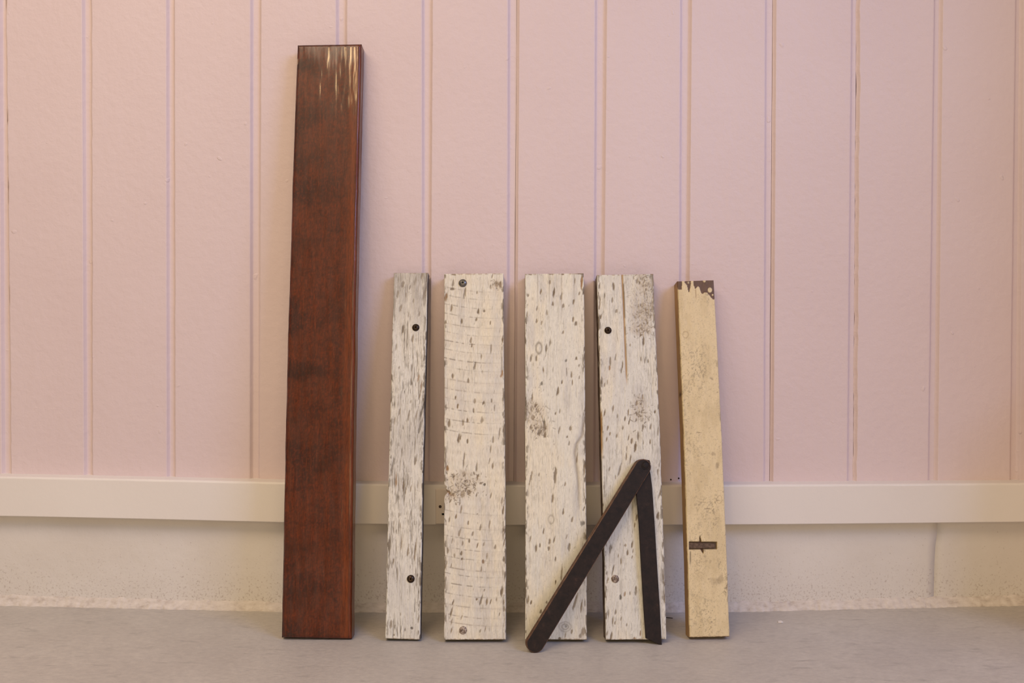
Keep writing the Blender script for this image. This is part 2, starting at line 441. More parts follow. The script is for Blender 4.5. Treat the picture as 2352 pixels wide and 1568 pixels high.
class Board:
    def __init__(s, name, corners, t, pitch_mm, rnd, bow=0.0, seed=1, edge_wob=0.6, loops=7):
        s.t = t; TL, TR, BR, BL = [np.array(c, float) for c in corners]
        bpy_ = (BL[1] + BR[1]) / 2; tpy = (TL[1] + TR[1]) / 2; mid = (BL[0] + BR[0]) / 2
        s.p0, s.n = lean(bpy_, tpy, t, mid)
        wm = np.linalg.norm(on_plane(BR[0], BR[1], s.p0, s.n) - on_plane(BL[0], BL[1], s.p0, s.n))
        hm = np.linalg.norm(on_plane(TL[0], TL[1], s.p0, s.n) - on_plane(BL[0], BL[1], s.p0, s.n))
        s.nu, s.nv = int(wm / pitch_mm * 1000) + 2, int(hm / pitch_mm * 1000) + 2
        U, V = np.meshgrid(np.linspace(0, 1, s.nu), np.linspace(0, 1, s.nv))     # V up
        PX = (BL[0] * (1 - U) + BR[0] * U) * (1 - V) + (TL[0] * (1 - U) + TR[0] * U) * V
        PY = (BL[1] * (1 - U) + BR[1] * U) * (1 - V) + (TL[1] * (1 - U) + TR[1] * U) * V
        s.U, s.V, s.PX, s.PY = U, V, PX, PY
        el = edge_wob * 2 * (fbm(V * hm * 14, V * 0 + 3, seed, 4) - 0.5) * (1 - U) ** 3
        er = edge_wob * 2 * (fbm(V * hm * 14, V * 0 + 9, seed + 4, 4) - 0.5) * U ** 3
        ev = edge_wob * 0.7 * (fbm(U * wm * 70, U * 0 + 5, seed + 8, 3) - 0.5) * (V ** 40 + (1 - V) ** 40)
        s.gx = PX + bow * np.sin(math.pi * V) + el * 1.4 + er * 1.4
        s.gy = PY + ev
        s.wm, s.hm, s.rnd = wm, hm, rnd
        s.disp = np.zeros_like(U); s.col = None; s.loops = loops; s.name = name; s.seed = seed

    def mark(s, x, y, ln, w, ang=0.0, col=WOODC, a=0.8, depth=0.0006, soft=0.40, grain=0.30):
        r = max(ln, w) * 0.9 + 4
        m = (np.abs(s.PX - x) < r) & (np.abs(s.PY - y) < r)
        if not m.any(): return
        dx, dy = s.PX[m] - x, s.PY[m] - y
        ca, sa = math.cos(ang), math.sin(ang)
        lx, ly = dx * ca + dy * sa, -dx * sa + dy * ca
        ww = w * 0.5 * (1.0 + (((int(x * 7 + y * 3) % 10) - 3) * 0.085) * np.clip(ly / (ln * 0.5), -1, 1))            # wider at the foot, like a plane's bite
        d = np.sqrt((lx / ww) ** 2 + (ly / (ln * 0.5)) ** 2)
        d = d + 0.95 * (fbm(s.PX[m] * 0.45, s.PY[m] * 0.14, int(x + y) % 97) - 0.5)
        k = (1 - sst(1 - soft, 1 + soft * 0.5, d)) * a
        k *= 1 - grain * vn(s.PX[m] * 0.9, s.PY[m] * 0.10, 3)
        s.col[m] = mix(s.col[m], col, np.clip(k, 0, 1)); s.disp[m] -= depth * k

    def build(s, material, side_fn, label, cat, group=None):
        du = np.minimum(s.U, 1 - s.U) * s.wm; dv = np.minimum(s.V, 1 - s.V) * s.hm
        r = s.rnd
        q = lambda d: np.where(d < r, r - np.sqrt(np.clip(r * r - (r - d) ** 2, 0, None)), 0)
        disp = s.disp - np.minimum(q(du) + q(dv), r)
        P = on_plane(s.gx, s.gy, s.p0, s.n) + s.n * disp[..., None]
        nu, nv = s.nu, s.nv
        idx = np.arange(nu * nv).reshape(nv, nu)
        loop = np.concatenate([idx[0, :-1], idx[:-1, -1], idx[-1, :0:-1], idx[:0:-1, 0]])
        Pf = P.reshape(-1, 3); cf = s.col.reshape(-1, 3)
        Vs = [Pf]; Cs = [cf]; faces = [np.stack([idx[:-1, :-1], idx[:-1, 1:], idx[1:, 1:], idx[1:, :-1]], -1).reshape(-1, 4)]
        prev = loop; base = len(Pf); nL = len(loop)
        pl = Pf[loop]; fl = ((pl - s.p0) @ s.n)
        for k in range(1, s.loops + 1):
            dep = s.t * k / s.loops
            q3 = pl - s.n * (fl + dep)[:, None]
            Vs.append(q3)
            Cs.append(side_fn(s, loop, k / s.loops, cf[loop]))
            cur = base + np.arange(nL); base += nL
            faces.append(np.stack([prev, np.roll(prev, -1), np.roll(cur, -1), cur], -1)[:, ::-1])
            prev = cur
        # back face as a fan of quads: mirror of opposite loop vertices
        Vv = np.concatenate(Vs); Cc = np.concatenate(Cs)
        bot = prev[:nu - 1 + 1]; a0 = prev[:nu]                                   # bottom row, left to right
        rgt = prev[nu - 1:nu - 1 + nv]; top = prev[nu + nv - 2:nu + nv - 2 + nu]; lft = np.concatenate([prev[2 * nu + nv - 3:], prev[:1]])
        tl = top[::-1]; ll = lft[::-1]
        faces.append(np.stack([ll[:-1], ll[1:], rgt[1:], rgt[:-1]], -1))
        F = np.concatenate(faces)
        org = np.array([Pf[:, 0].mean(), s.p0[1], 0.0])
        root = mesh_obj(s.name, Vv - org, F, material, smooth=True, cols=Cc)
        root.location = org
        try: root.data.set_sharp_from_angle(angle=math.radians(50))
        except Exception: pass
        tag(root, label, cat, group)
        s.root, s.org = root, org
        return root

    def at(s, px, py, off=0.0):
        return on_plane(np.array(float(px)), np.array(float(py)), s.p0, s.n) + s.n * off


def screw(board, px, py, r, material, dome=0.45, name='screw', rot=0.3, flush=0.0):
    """round Phillips screw head seated on a board face"""
    c0 = board.at(px, py, flush) - board.org; n = board.n
    ex = np.array([1.0, 0, 0]); ey = np.cross(n, ex)
    N = 24; prof = [(1.0, -0.15), (1.0, 0.10), (0.93, 0.30), (0.75, 0.55), (0.55, 0.72), (0.48, 0.76)]
    V = []; F = []
    for rr, hh in prof:
        for k in range(N):
            a = 2 * math.pi * k / N + rot
            V.append(c0 + r * (rr * math.cos(a) * ex + rr * math.sin(a) * ey + hh * dome * 1.5 * n))
    for j in range(len(prof) - 1):
        for k in range(N): F.append((j * N + k, j * N + (k + 1) % N, (j + 1) * N + (k + 1) % N, (j + 1) * N + k))
    # cross recess: inner ring alternates between crown and slot
    b = len(V)
    for k in range(N):
        a = 2 * math.pi * k / N + rot; slot = (k % 6) in (0,)
        rr = 0.42 if slot else 0.20
        V.append(c0 + r * (rr * math.cos(a) * ex + rr * math.sin(a) * ey + (0.80 - (0.55 if slot else 0.05)) * dome * 1.5 * n))
    V.append(c0 + r * 0.25 * dome * n)
    top = (len(prof) - 1) * N
    for k in range(N):
        F.append((top + k, top + (k + 1) % N, b + (k + 1) % N, b + k)); F.append((b + k, b + (k + 1) % N, b + N))
    return mesh_obj(name, V, F, material, board.root, smooth=False)


def grain_side(base, paint, amt, seed):
    def fn(s, loop, k, front):
        x = s.PX.reshape(-1)[loop]; y = s.PY.reshape(-1)[loop]
        nse = fbm(k * 6 + x * 0.05, y * 0.03, seed); m = sst(0.55 - amt, 0.75 - amt, nse) * (1 - 0.3 * k)
        c = np.tile(lin(base), (len(loop), 1)) * (0.75 + 0.5 * fbm(k * 20, y * 0.05, seed + 3))[:, None]
        return mix(c, lin(paint), m)
    return fn


# ---- the tall varnished plank
b0 = Board('varnished_plank', [(682, 102), (830, 99.5), (806.5, 1468), (646, 1465)], 0.034, 1.9, 0.006, bow=-3.5, seed=3, edge_wob=0.7)
X, Y = b0.PX, b0.PY
m1 = fbm(X * 0.012 + 0.35 * fbm(X * 0.02, Y * 0.02, 5), Y * 0.020, 21, 4)
m2 = fbm(X * 0.30, Y * 0.012, 22, 3); m3 = fbm(X * 0.05, Y * 0.10, 23, 3)
m4 = fbm(X * 0.42, Y * 0.30, 24, 2)
base = np.zeros(X.shape + (3,)) + lin((112, 54, 25))
base = mix(base, lin((74, 32, 15)), np.clip(sst(0.44, 0.68, m1) * 0.85 * (1.1 - b0.U * 0.6), 0, 1))
base = mix(base, lin((140, 68, 28)), sst(0.55, 0.8, m2) * 0.5)
base = mix(base, lin((72, 32, 17)), sst(0.52, 0.75, m3) * 0.35)
base = mix(base, lin((158, 66, 24)), sst(0.52, 0.78, m4) * 0.32)
base = mix(base, lin((58, 26, 12)), sst(0.5, 0.8, 1 - m4) * 0.28)
strip = sst(0.80, 0.90, b0.U + 0.03 * (m1 - 0.5))
base = mix(base, lin((150, 76, 30)) * 1.0, strip * (0.30 + 0.6 * sst(0.3, 0.7, m2)))
base = mix(base, lin((66, 30, 16)), np.exp(-((b0.U - 0.955) / 0.006) ** 2) * 0.8)
for yy, dep in ((150, .8), (260, .6), (560, .8), (860, .9), (960, .7), (1260, 1), (1000, .5), (1390, .7)):
    base = mix(base, lin((56, 27, 14)), np.exp(-((Y - yy - 10 * (m3 - 0.5)) / 16.0) ** 2) * sst(0.75, 0.05, b0.U) * 0.45 * dep)
b0.col = base * np.array([0.62, 0.53, 0.40])
b0.disp += 0.0005 * (fbm(X * 0.12, Y * 0.01, 31) - 0.5)
for (x, y, l) in ((682, 142, 16), (678, 230, 14), (676, 268, 20), (674, 330, 18), (675, 305, 8)):        # pale chips on the left arris
    b0.mark(x, y, l, 3.0, 0.03, lin((196, 172, 148)), 0.95, 0.0, 0.3, 0.1)
for (x, y, l, w) in ((668, 1457, 9, 30), (657, 1452, 6, 10)):
    b0.mark(x, y, l, w, 0, lin((45, 28, 18)), 0.7, 0.0, 0.6)


def brown_side(s, loop, k, front):
    y = s.PY.reshape(-1)[loop]
    return np.tile(lin((104, 52, 27)), (len(loop), 1)) * (0.7 + 0.6 * fbm(k * 22, y * 0.02, 41))[:, None]


b0.build(BROWNWOOD, brown_side, 'tall dark brown varnished wooden plank leaning on the pink wall', 'plank')

# ---- the four whitewashed boards
T5 = lambda x, y: (860 + x / 3.565, 600 + y / 3.565, 3.565)
T6 = lambda x, y: (860 + x / 3.409, 1040 + y / 3.409, 3.409)
T7 = lambda x, y: (1180 + x / 3.564, 600 + y / 3.564, 3.564)
T8 = lambda x, y: (1180 + x / 3.267, 1040 + y / 3.267, 3.267)


def whitewash(bd, seed, streak, patch, warm=0.5, tint=(222, 213, 198)):
    X, Y = bd.PX, bd.PY
    c = np.zeros(X.shape + (3,)) + lin(tint)
    c = mix(c, lin((231, 216, 190)), sst(0.45, 0.7, fbm(X * 0.03, Y * 0.008, seed)) * warm)
    c = mix(c, lin((202, 194, 186)), sst(0.45, 0.75, fbm(X * 0.05, Y * 0.012, seed + 1)) * 0.55)
    s1 = fbm(X * 0.55, Y * 0.028, seed + 2, 3); s2 = fbm(X * 0.9, Y * 0.05, seed + 3, 2)
    zone = sst(0.40, 0.68, fbm(X * 0.045, Y * 0.011, seed + 4))
    k = sst(0.52, 0.78, s1) * (0.20 + 0.8 * zone) * streak
    c = mix(c, lin((132, 120, 104)), np.clip(k, 0, 0.9)); bd.disp -= 0.0005 * k
    k = sst(0.68, 0.85, s2) * (0.15 + zone) * streak * 0.8
    c = mix(c, lin((100, 88, 74)), np.clip(k, 0, 0.85)); bd.disp -= 0.0004 * k
    f1 = fbm(X * 0.5, Y * 0.30, seed + 6, 2)                                  # fine flecks
    c = mix(c, lin((128, 114, 96)), sst(0.74, 0.86, f1) * patch)
    h = fbm(X * 1.1, Y * 0.055, seed + 15, 2)
    c = mix(c, lin((150, 138, 120)), sst(0.62, 0.80, h) * (0.06 + 0.34 * zone)); bd.disp -= 0.0002 * sst(0.62, 0.80, h)
    # worn arrises
    du = np.minimum(bd.U, 1 - bd.U) * bd.wm * 1000
    e = sst(0.52, 0.66, fbm(X * 0.25, Y * 0.06, seed + 7)) * sst(9, 1.5, du)
    c = mix(c, lin((110, 94, 74)), e * 0.85)
    dv = np.minimum(bd.V, 1 - bd.V) * bd.hm * 1000
    c = mix(c, lin((150, 118, 84)), sst(4, 0.5, dv) * sst(0.45, 0.6, fbm(X * 0.2, Y * 0.2, seed + 9)) * 0.7)
    bd.disp += 0.0008 * (fbm(X * 0.25, Y * 0.02, seed + 12) - 0.5)
    bd.col = c * np.array([1.0, 1.07, 1.11])


def strokes(bd, T, lst, ang, a=0.98, seed=0):
    rnd = random.Random(seed)
    for m in lst:
        x, y, l, w = m[:4]
        px, py, s = T(x, y)
        dk = m[4] if len(m) > 4 else 0
        cc = lin((126, 109, 84)) if dk == 0 else lin((82, 74, 62)) if dk == 1 else lin((146, 112, 72))
        cc = cc * rnd.uniform(0.75, 1.15)
        bd.mark(px, py, max(l, 16) / s * 1.12, max(w, 9) / s * 1.08, ang + rnd.uniform(-0.12, 0.12), cc, a * rnd.uniform(0.75, 1.1), 0.0009)


def speckle(bd, n, seed, ang, lr=(4, 16), wr=(1.5, 3.5), a=0.6, yr=None, xr=(0, 1)):
    rnd = random.Random(seed); x0, x1 = bd.PX.min(), bd.PX.max(); y0, y1 = yr or (bd.PY.min(), bd.PY.max())
    for _ in range(n):
        u = rnd.uniform(*xr)
        bd.mark(x0 + (x1 - x0) * u, rnd.uniform(y0, y1), rnd.uniform(*lr), rnd.uniform(*wr), ang + rnd.uniform(-.2, .2),
                lin((120, 105, 84)) * rnd.uniform(0.8, 1.15), a * rnd.uniform(0.5, 1.1), 0.0004)


def ringmark(bd, px, py, rx, ry, w, a=0.55, col=(112, 98, 78)):
    r = np.sqrt(((bd.PX - px) / rx) ** 2 + ((bd.PY - py) / ry) ** 2) + 0.3 * (fbm(bd.PX * 0.15, bd.PY * 0.15, 77) - 0.5)
    k = np.exp(-((r - 1) / w) ** 2) * a
    bd.col = mix(bd.col, lin(col), k); bd.disp -= 0.0005 * k


def patch(bd, px, py, rx, ry, seed, a=0.7, fx=0.15, fy=0.11, col=(122, 107, 86), th=0.5):
    """torn, curly grain: short curls of bare wood among raised fibres"""
    d = np.sqrt(((bd.PX - px) / rx) ** 2 + ((bd.PY - py) / ry) ** 2) + 0.8 * (fbm(bd.PX * 0.06, bd.PY * 0.06, seed) - 0.5)
    w = 1 - sst(0.5, 1.1, d)
    bd.disp += 0.0020 * w * (fbm(bd.PX * 0.25, bd.PY * 0.2, seed + 5, 3) - 0.5)
    bd.col = mix(bd.col, lin((186, 172, 150)), w * 0.35)
    rnd = random.Random(seed)
    for _ in range(int(rx * ry * 0.085)):
        x, y = px + rnd.gauss(0, 0.48) * rx, py + rnd.gauss(0, 0.48) * ry
        bd.mark(x, y, rnd.uniform(4, 10), rnd.uniform(1.6, 3.0), rnd.gauss(0.2, 0.75), lin(col) * rnd.uniform(0.7, 1.15), a * rnd.uniform(0.6, 1.25), 0.0006)


ww_side = grain_side((96, 78, 58), (205, 196, 180), 0.02, 71)
dark_side = grain_side((74, 64, 56), (190, 182, 170), -0.10, 72)

# narrow board
b1 = Board('whitewashed_board', [(905, 626), (983.5, 626), (965, 1469), (885, 1466)], 0.026, 0.95, 0.0018, bow=-1.5, seed=11, edge_wob=0.9)
whitewash(b1, 101, 0.95, 0.4, 0.25, (219, 211, 199))
strokes(b1, T5, [(230, 190, 60, 25), (190, 270, 60, 20), (335, 155, 70, 20), (290, 215, 40, 12), (260, 275, 40, 14), (390, 110, 70, 20), (432, 190, 80, 16, 1),
                 (410, 270, 110, 20), (320, 320, 40, 16), (215, 380, 60, 22), (370, 430, 40, 14), (280, 440, 40, 10), (315, 630, 60, 20), (402, 1200, 180, 14, 1),
                 (388, 1020, 100, 14, 2), (380, 1350, 130, 20, 1), (350, 1250, 80, 12), (372, 1110, 60, 12), (300, 1150, 30, 10), (210, 1230, 70, 14),
                 (285, 1260, 90, 14), (170, 1300, 60, 12), (365, 950, 60, 14, 2), (205, 870, 30, 14), (235, 560, 80, 22), (180, 700, 60, 12)], 0.18, 0.82, 1)
strokes(b1, T6, [(150, 90, 130, 14, 1), (325, 60, 70, 20), (175, 215, 100, 14, 2), (124, 230, 70, 14, 1), (230, 260, 70, 12), (290, 280, 50, 12), (322, 330, 190, 9),
                 (345, 240, 60, 8), (250, 290, 70, 8), (155, 580, 120, 9), (205, 570, 50, 10), (215, 690, 130, 14), (265, 770, 100, 12), (320, 770, 150, 15),
                 (150, 850, 50, 12), (345, 1300, 60, 10), (130, 1340, 60, 20), (240, 1378, 26, 11, 1), (292, 1370, 20, 26, 1), (155, 1425, 16, 10), (205, 1260, 30, 10), (195, 490, 40, 10)], 0.05, 0.86, 2)
speckle(b1, 60, 5, 0.05, (10, 34), (1.0, 2.0), 0.5)
g = sst(800, 640, b1.PY) * sst(0.25, 0.6, fbm(b1.PX * 0.10, b1.PY * 0.03, 55)) * 0.5 + sst(900, 1010, b1.PY) * sst(1075, 1010, b1.PY) * 0.2
b1.col = mix(b1.col, lin((150, 142, 132)), np.clip(g, 0, 1))
b1.build(WHITEWOOD, dark_side, 'narrow whitewashed board with two dark bronze screws, nearest the brown plank', 'board', 'whitewashed boards')
screw(b1, 955, 752, 0.0078, SCREWDARK); screw(b1, 943.5, 1329, 0.0078, SCREWDARK)

# board with curved saw marks
b2 = Board('whitewashed_board', [(1021, 628.5), (1156.5, 627), (1163, 1468.5), (1020, 1469)], 0.034, 0.95, 0.0015, seed=13, edge_wob=1.1)
whitewash(b2, 131, 0.15, 0.25, 0.75, (226, 215, 197))
X, Y = b2.PX, b2.PY
un = np.clip((X - 1020) / 112.0, 0, 1.3)
arc = 13 * (1 - (1 - un) ** 2)
for y0 in [658, 676, 697, 718, 741, 760, 780, 800, 821, 841, 868, 890, 912, 935, 960, 985, 1170, 1204, 1228, 1254, 1275, 1300, 1314, 1336, 1360, 1385, 1408, 1425]:
    w = random.uniform(0.9, 1.5); yy = Y - (y0 + arc + 1.5 * (fbm(X * 0.06, X * 0 + y0, 4) - 0.5))
    dash = sst(0.40, 0.62, fbm(X * 0.16, X * 0 + y0 * 1.7, 9, 2)) * sst(1.0, 0.35, b2.U) * random.uniform(0.35, 0.85)
    k = np.exp(-(yy / w) ** 2) * (dash * 0.9 + 0.10)
    b2.col = mix(b2.col, lin((120, 108, 96)), k); b2.disp -= 0.0007 * k
for k_ in range(40):
    y0 = 640 + k_ * 20.7 + random.uniform(-3, 3); yy = (Y - y0 - arc) / 6.0
    b2.col = mix(b2.col, lin((204, 192, 174)), np.exp(-yy ** 2) * 0.18)
strokes(b2, T5, [(645, 180, 60, 20), (650, 108, 16, 36), (742, 250, 90, 18), (588, 290, 60, 22, 2), (630, 380, 60, 18), (850, 405, 50, 16), (835, 475, 28, 16), (900, 405, 22, 16),
                 (715, 490, 45, 14), (950, 500, 35, 10), (790, 640, 55, 14), (797, 690, 32, 10), (875, 780, 42, 14), (822, 858, 62, 18), (955, 720, 70, 11), (768, 975, 42, 16),
                 (642, 940, 42, 20), (1045, 920, 60, 18, 2), (1052, 640, 60, 12), (1000, 190, 50, 28), (1030, 190, 50, 22), (950, 205, 42, 14), (965, 120, 42, 10), (820, 1145, 38, 20),
                 (895, 1155, 38, 16), (960, 1140, 28, 16), (665, 1115, 30, 12), (680, 1185, 38, 14), (812, 1225, 48, 14), (985, 1200, 50, 8), (880, 1295, 48, 22), (760, 1300, 32, 14),
                 (725, 1320, 60, 18), (610, 1330, 60, 22), (690, 1450, 70, 18), (705, 1440, 50, 12), (762, 1470, 36, 14), (970, 1455, 60, 16), (1022, 1400, 95, 12), (950, 1540, 55, 14),
                 (585, 495, 34, 18), (840, 255, 25, 10), (640, 225, 22, 30)], 0.10, 1.00, 3)
strokes(b2, T6, [(700, 60, 130, 12), (800, 110, 80, 13), (805, 190, 44, 18), (700, 165, 44, 22), (620, 190, 55, 18), (862, 245, 22, 20, 1), (690, 320, 55, 34), (740, 310, 34, 28),
                 (925, 105, 50, 12), (900, 60, 50, 10), (570, 120, 44, 20, 2), (680, 440, 62, 15), (640, 495, 40, 12), (735, 548, 34, 14), (588, 520, 44, 12), (805, 478, 18, 12), (800, 325, 32, 10),
                 (910, 335, 44, 10), (900, 560, 65, 11), (830, 580, 55, 13), (770, 630, 38, 13), (670, 615, 62, 18), (742, 685, 38, 12), (690, 710, 44, 12), (610, 685, 48, 10), (805, 725, 44, 10),
                 (855, 715, 32, 12), (680, 785, 34, 18), (685, 830, 28, 16), (626, 802, 28, 12), (575, 765, 48, 18), (880, 805, 42, 13), (850, 850, 30, 22, 2), (835, 910, 40, 8), (600, 880, 36, 8),
                 (945, 735, 32, 16), (995, 380, 62, 16), (1005, 450, 85, 13), (1010, 600, 62, 12), (1015, 700, 95, 10), (1010, 830, 44, 13), (995, 1090, 75, 22), (1010, 1170, 42, 12), (1013, 1220, 44, 15),
                 (860, 1075, 26, 8), (835, 1150, 75, 13), (880, 1165, 55, 16), (910, 1165, 42, 8), (955, 1145, 28, 10), (800, 1145, 16, 14), (615, 1170, 42, 12), (600, 1250, 85, 13), (605, 1320, 55, 10),
                 (680, 1290, 42, 8), (603, 1390, 52, 10), (830, 1390, 32, 12), (868, 1380, 44, 10), (980, 1260, 32, 8), (558, 880, 62, 10)], 0.18, 1.00, 4)
patch(b2, 1066, 1112, 46, 34, 51, 0.75); patch(b2, 1036, 1136, 24, 18, 52, 0.8)
patch(b2, 1140, 655, 14, 16, 53, 0.6)
k = np.exp(-((Y - (1128 + (X - 1022) * 0.55)) / 4.0) ** 2) * sst(1052, 1022, X)                      # broken notch at the left edge
b2.col = mix(b2.col, lin((140, 104, 72)), k * 0.8); b2.disp -= 0.005 * k; b2.gx += 7 * np.exp(-((Y - 1130) / 7.0) ** 2) * sst(0.12, 0, b2.U)
b2.gx += 5 * np.exp(-((Y - 1118) / 4.0) ** 2) * sst(0.10, 0, b2.U)
speckle(b2, 90, 6, 0.1, (4, 14), (1.2, 2.6), 0.45)
speckle(b2, 40, 16, 0.05, (8, 26), (1.5, 3), 0.7, None, (0.93, 1.0))
b2.build(WHITEWOOD, ww_side, 'whitewashed board with curved saw marks and screws near top and bottom', 'board', 'whitewashed boards')
screw(b2, 1063, 650, 0.0088, SCREWSTEEL); screw(b2, 1063.5, 1447, 0.0078, SCREWPAINT, 0.22)

# plain board behind the bevel gauge's handle
b3 = Board('whitewashed_board', [(1206, 628.5), (1341, 627), (1349, 1469), (1206, 1468)], 0.034, 0.95, 0.0016, seed=17, edge_wob=0.8, bow=0.4)
whitewash(b3, 171, 0.20, 0.28, 0.6, (224, 215, 199))
strokes(b3, T7, [(295, 172, 38, 16), (222, 245, 44, 14), (330, 250, 75, 15), (388, 290, 62, 16), (318, 350, 36, 20), (405, 360, 38, 18), (490, 330, 44, 14), (190, 385, 38, 10), (270, 415, 50, 18),
                 (187, 487, 34, 15), (227, 505, 36, 14), (485, 475, 38, 15), (508, 508, 40, 20), (403, 580, 34, 15), (297, 660, 62, 14), (265, 715, 65, 16), (140, 790, 55, 14), (183, 795, 50, 17),
                 (510, 793, 34, 17), (428, 812, 26, 18, 1), (533, 852, 28, 16), (470, 925, 55, 18), (432, 900, 65, 8), (478, 985, 52, 8), (228, 997, 34, 19, 1), (360, 1060, 75, 17), (392, 990, 34, 10),
                 (240, 885, 52, 9), (535, 950, 32, 7), (555, 180, 110, 18, 2), (500, 160, 44, 10), (115, 280, 28, 18), (537, 262, 28, 14), (570, 260, 28, 12), (110, 430, 42, 8), (462, 1365, 40, 24),
                 (453, 1485, 38, 12), (370, 1385, 62, 12), (142, 1355, 44, 17), (250, 1340, 120, 26, 1), (210, 1400, 55, 28, 1), (255, 1420, 44, 20), (155, 1280, 34, 28), (150, 1110, 64, 13),
                 (140, 1210, 44, 14), (175, 1180, 34, 18), (375, 1225, 32, 8), (340, 1245, 18, 10), (437, 1435, 22, 12), (135, 105, 16, 30), (300, 100, 10, 50), (400, 105, 14, 24), (545, 100, 10, 60)], 0.10, 1.02, 5)
strokes(b3, T8, [(125, 190, 115, 12), (310, 170, 115, 22), (188, 160, 32, 10), (290, 340, 65, 18), (530, 125, 120, 20), (385, 232, 28, 10), (370, 440, 50, 13), (437, 500, 44, 15), (525, 420, 32, 8),
                 (515, 530, 40, 34, 1), (222, 590, 50, 11), (267, 665, 40, 18), (302, 650, 48, 8), (262, 718, 34, 16), (395, 630, 42, 8), (125, 640, 54, 11), (165, 715, 54, 16), (195, 695, 32, 10),
                 (415, 705, 58, 18), (312, 795, 38, 13), (360, 900, 105, 11), (313, 970, 38, 10), (105, 1100, 55, 18), (130, 1120, 34, 14), (205, 1185, 32, 15), (248, 1120, 22, 15), (460, 1120, 125, 18),
                 (510, 1140, 95, 13), (435, 1340, 34, 14), (390, 1302, 26, 18, 1), (387, 1365, 32, 10), (520, 1340, 65, 26), (500, 1370, 34, 18), (345, 1390, 18, 18), (545, 620, 62, 8), (475, 30, 90, 10)], 0.16, 0.98, 6)
ringmark(b3, 1237.5, 799, 6.5, 12, 0.28, 0.6); ringmark(b3, 1265.5, 1193, 6, 9, 0.30, 0.4); ringmark(b3, 1298, 1439, 13, 11, 0.16, 0.35); ringmark(b3, 1298, 1439, 7, 6, 0.3, 0.5)
X, Y = b3.PX, b3.PY
cx = np.interp(Y, [940, 1000, 1020, 1040, 1100, 1190], [1345, 1336, 1323, 1320, 1327, 1330])
k = np.exp(-((X - cx) / 4.0) ** 2) * sst(935, 960, Y) * sst(1200, 1120, Y)
b3.col = mix(b3.col, lin((140, 128, 114)), k * 0.62); b3.disp -= 0.0015 * k
for x0 in (1235, 1262, 1290, 1319):                                                                   # faint upright seams near the top
    k = np.exp(-((X - x0 - (628 - Y) * 0.01) / 1.1) ** 2) * sst(760, 640, Y); b3.col = mix(b3.col, lin((150, 138, 122)), k * 0.55)
patch(b3, 1230, 945, 26, 34, 61, 0.6); patch(b3, 1242, 985, 24, 22, 62, 0.7)
speckle(b3, 110, 7, 0.1, (4, 13), (1.2, 2.6), 0.45)
speckle(b3, 60, 17, 0.3, (3, 8), (1.2, 2.2), 0.6, (860, 1010), (0.0, 0.42))
b3.build(WHITEWOOD, ww_side, 'whitewashed board without screws, behind the slanting arm of the iron angle gauge', 'board', 'whitewashed boards')

# cracked board behind the bevel gauge's blade
b4 = Board('whitewashed_board', [(1370.5, 631), (1500.5, 628.5), (1531, 1468), (1391, 1469)], 0.040, 0.95, 0.0016, seed=19, edge_wob=1.0, bow=1.5)
whitewash(b4, 191, 0.36, 0.35, 0.5, (220, 212, 199))
strokes(b4, T7, [(815, 205, 60, 20), (700, 205, 44, 14), (740, 285, 55, 12), (805, 315, 44, 15), (838, 405, 34, 15), (710, 450, 44, 12), (700, 350, 105, 8), (830, 780, 64, 10), (785, 820, 75, 15),
                 (780, 875, 40, 15, 2), (885, 850, 64, 11), (875, 890, 44, 10), (762, 985, 44, 10), (740, 1010, 34, 10), (808, 1205, 60, 16), (740, 1240, 60, 13), (932, 1240, 54, 9), (905, 1285, 40, 15),
                 (842, 1270, 34, 10), (765, 1365, 44, 13), (783, 1410, 28, 10), (840, 1425, 44, 13), (757, 1455, 34, 13), (888, 1360, 32, 8), (940, 1310, 64, 8), (1058, 660, 75, 16), (1070, 810, 55, 10),
                 (1095, 815, 44, 10), (1038, 800, 34, 8), (950, 685, 24, 10), (1000, 1160, 40, 20), (1050, 1110, 44, 15), (1150, 1230, 32, 17), (1050, 1355, 44, 17), (1115, 1350, 44, 12), (1012, 1425, 75, 15),
                 (990, 1520, 75, 22), (960, 1470, 44, 17), (1110, 1480, 44, 12), (935, 1440, 64, 8), (1175, 1380, 75, 10), (1055, 1480, 44, 10), (920, 1530, 54, 8), (717, 970, 64, 12), (1010, 160, 40, 24)], 0.12, 1.02, 7)
strokes(b4, T8, [(790, 130, 105, 14), (760, 180, 34, 10), (840, 25, 54, 13), (870, 50, 64, 8), (715, 120, 34, 12), (1075, 140, 44, 12), (1090, 300, 105, 11), (1075, 470, 64, 22), (720, 720, 64, 20),
                 (850, 745, 44, 15), (885, 685, 64, 13), (890, 735, 28, 10), (833, 690, 22, 20), (885, 780, 24, 8), (780, 770, 34, 8), (800, 810, 54, 11), (740, 880, 75, 11), (700, 960, 44, 10),
                 (915, 1030, 64, 18), (800, 1080, 32, 20, 1), (830, 1060, 34, 13, 2), (870, 1050, 34, 8), (762, 1190, 44, 13), (805, 1240, 34, 8), (740, 1260, 54, 13), (757, 1275, 28, 10), (950, 1350, 48, 10, 2),
                 (905, 1390, 12, 16, 2), (845, 1290, 24, 8), (920, 480, 54, 18), (1120, 900, 150, 8), (1130, 1090, 85, 10), (1140, 1200, 64, 8), (710, 1200, 54, 13), (730, 1375, 64, 15), (700, 1350, 40, 14), (905, 540, 40, 10)], 0.14, 0.98, 8)
X, Y = b4.PX, b4.PY
cx = np.interp(Y, [630, 670, 760, 860, 890], [1428.5, 1430.5, 1434, 1437.5, 1438])
k = np.exp(-((X - cx) / 1.9) ** 2) * sst(895, 850, Y)
b4.col = mix(b4.col, lin((176, 142, 96)), np.clip(k * 1.1, 0, .95)); b4.disp -= 0.0022 * k
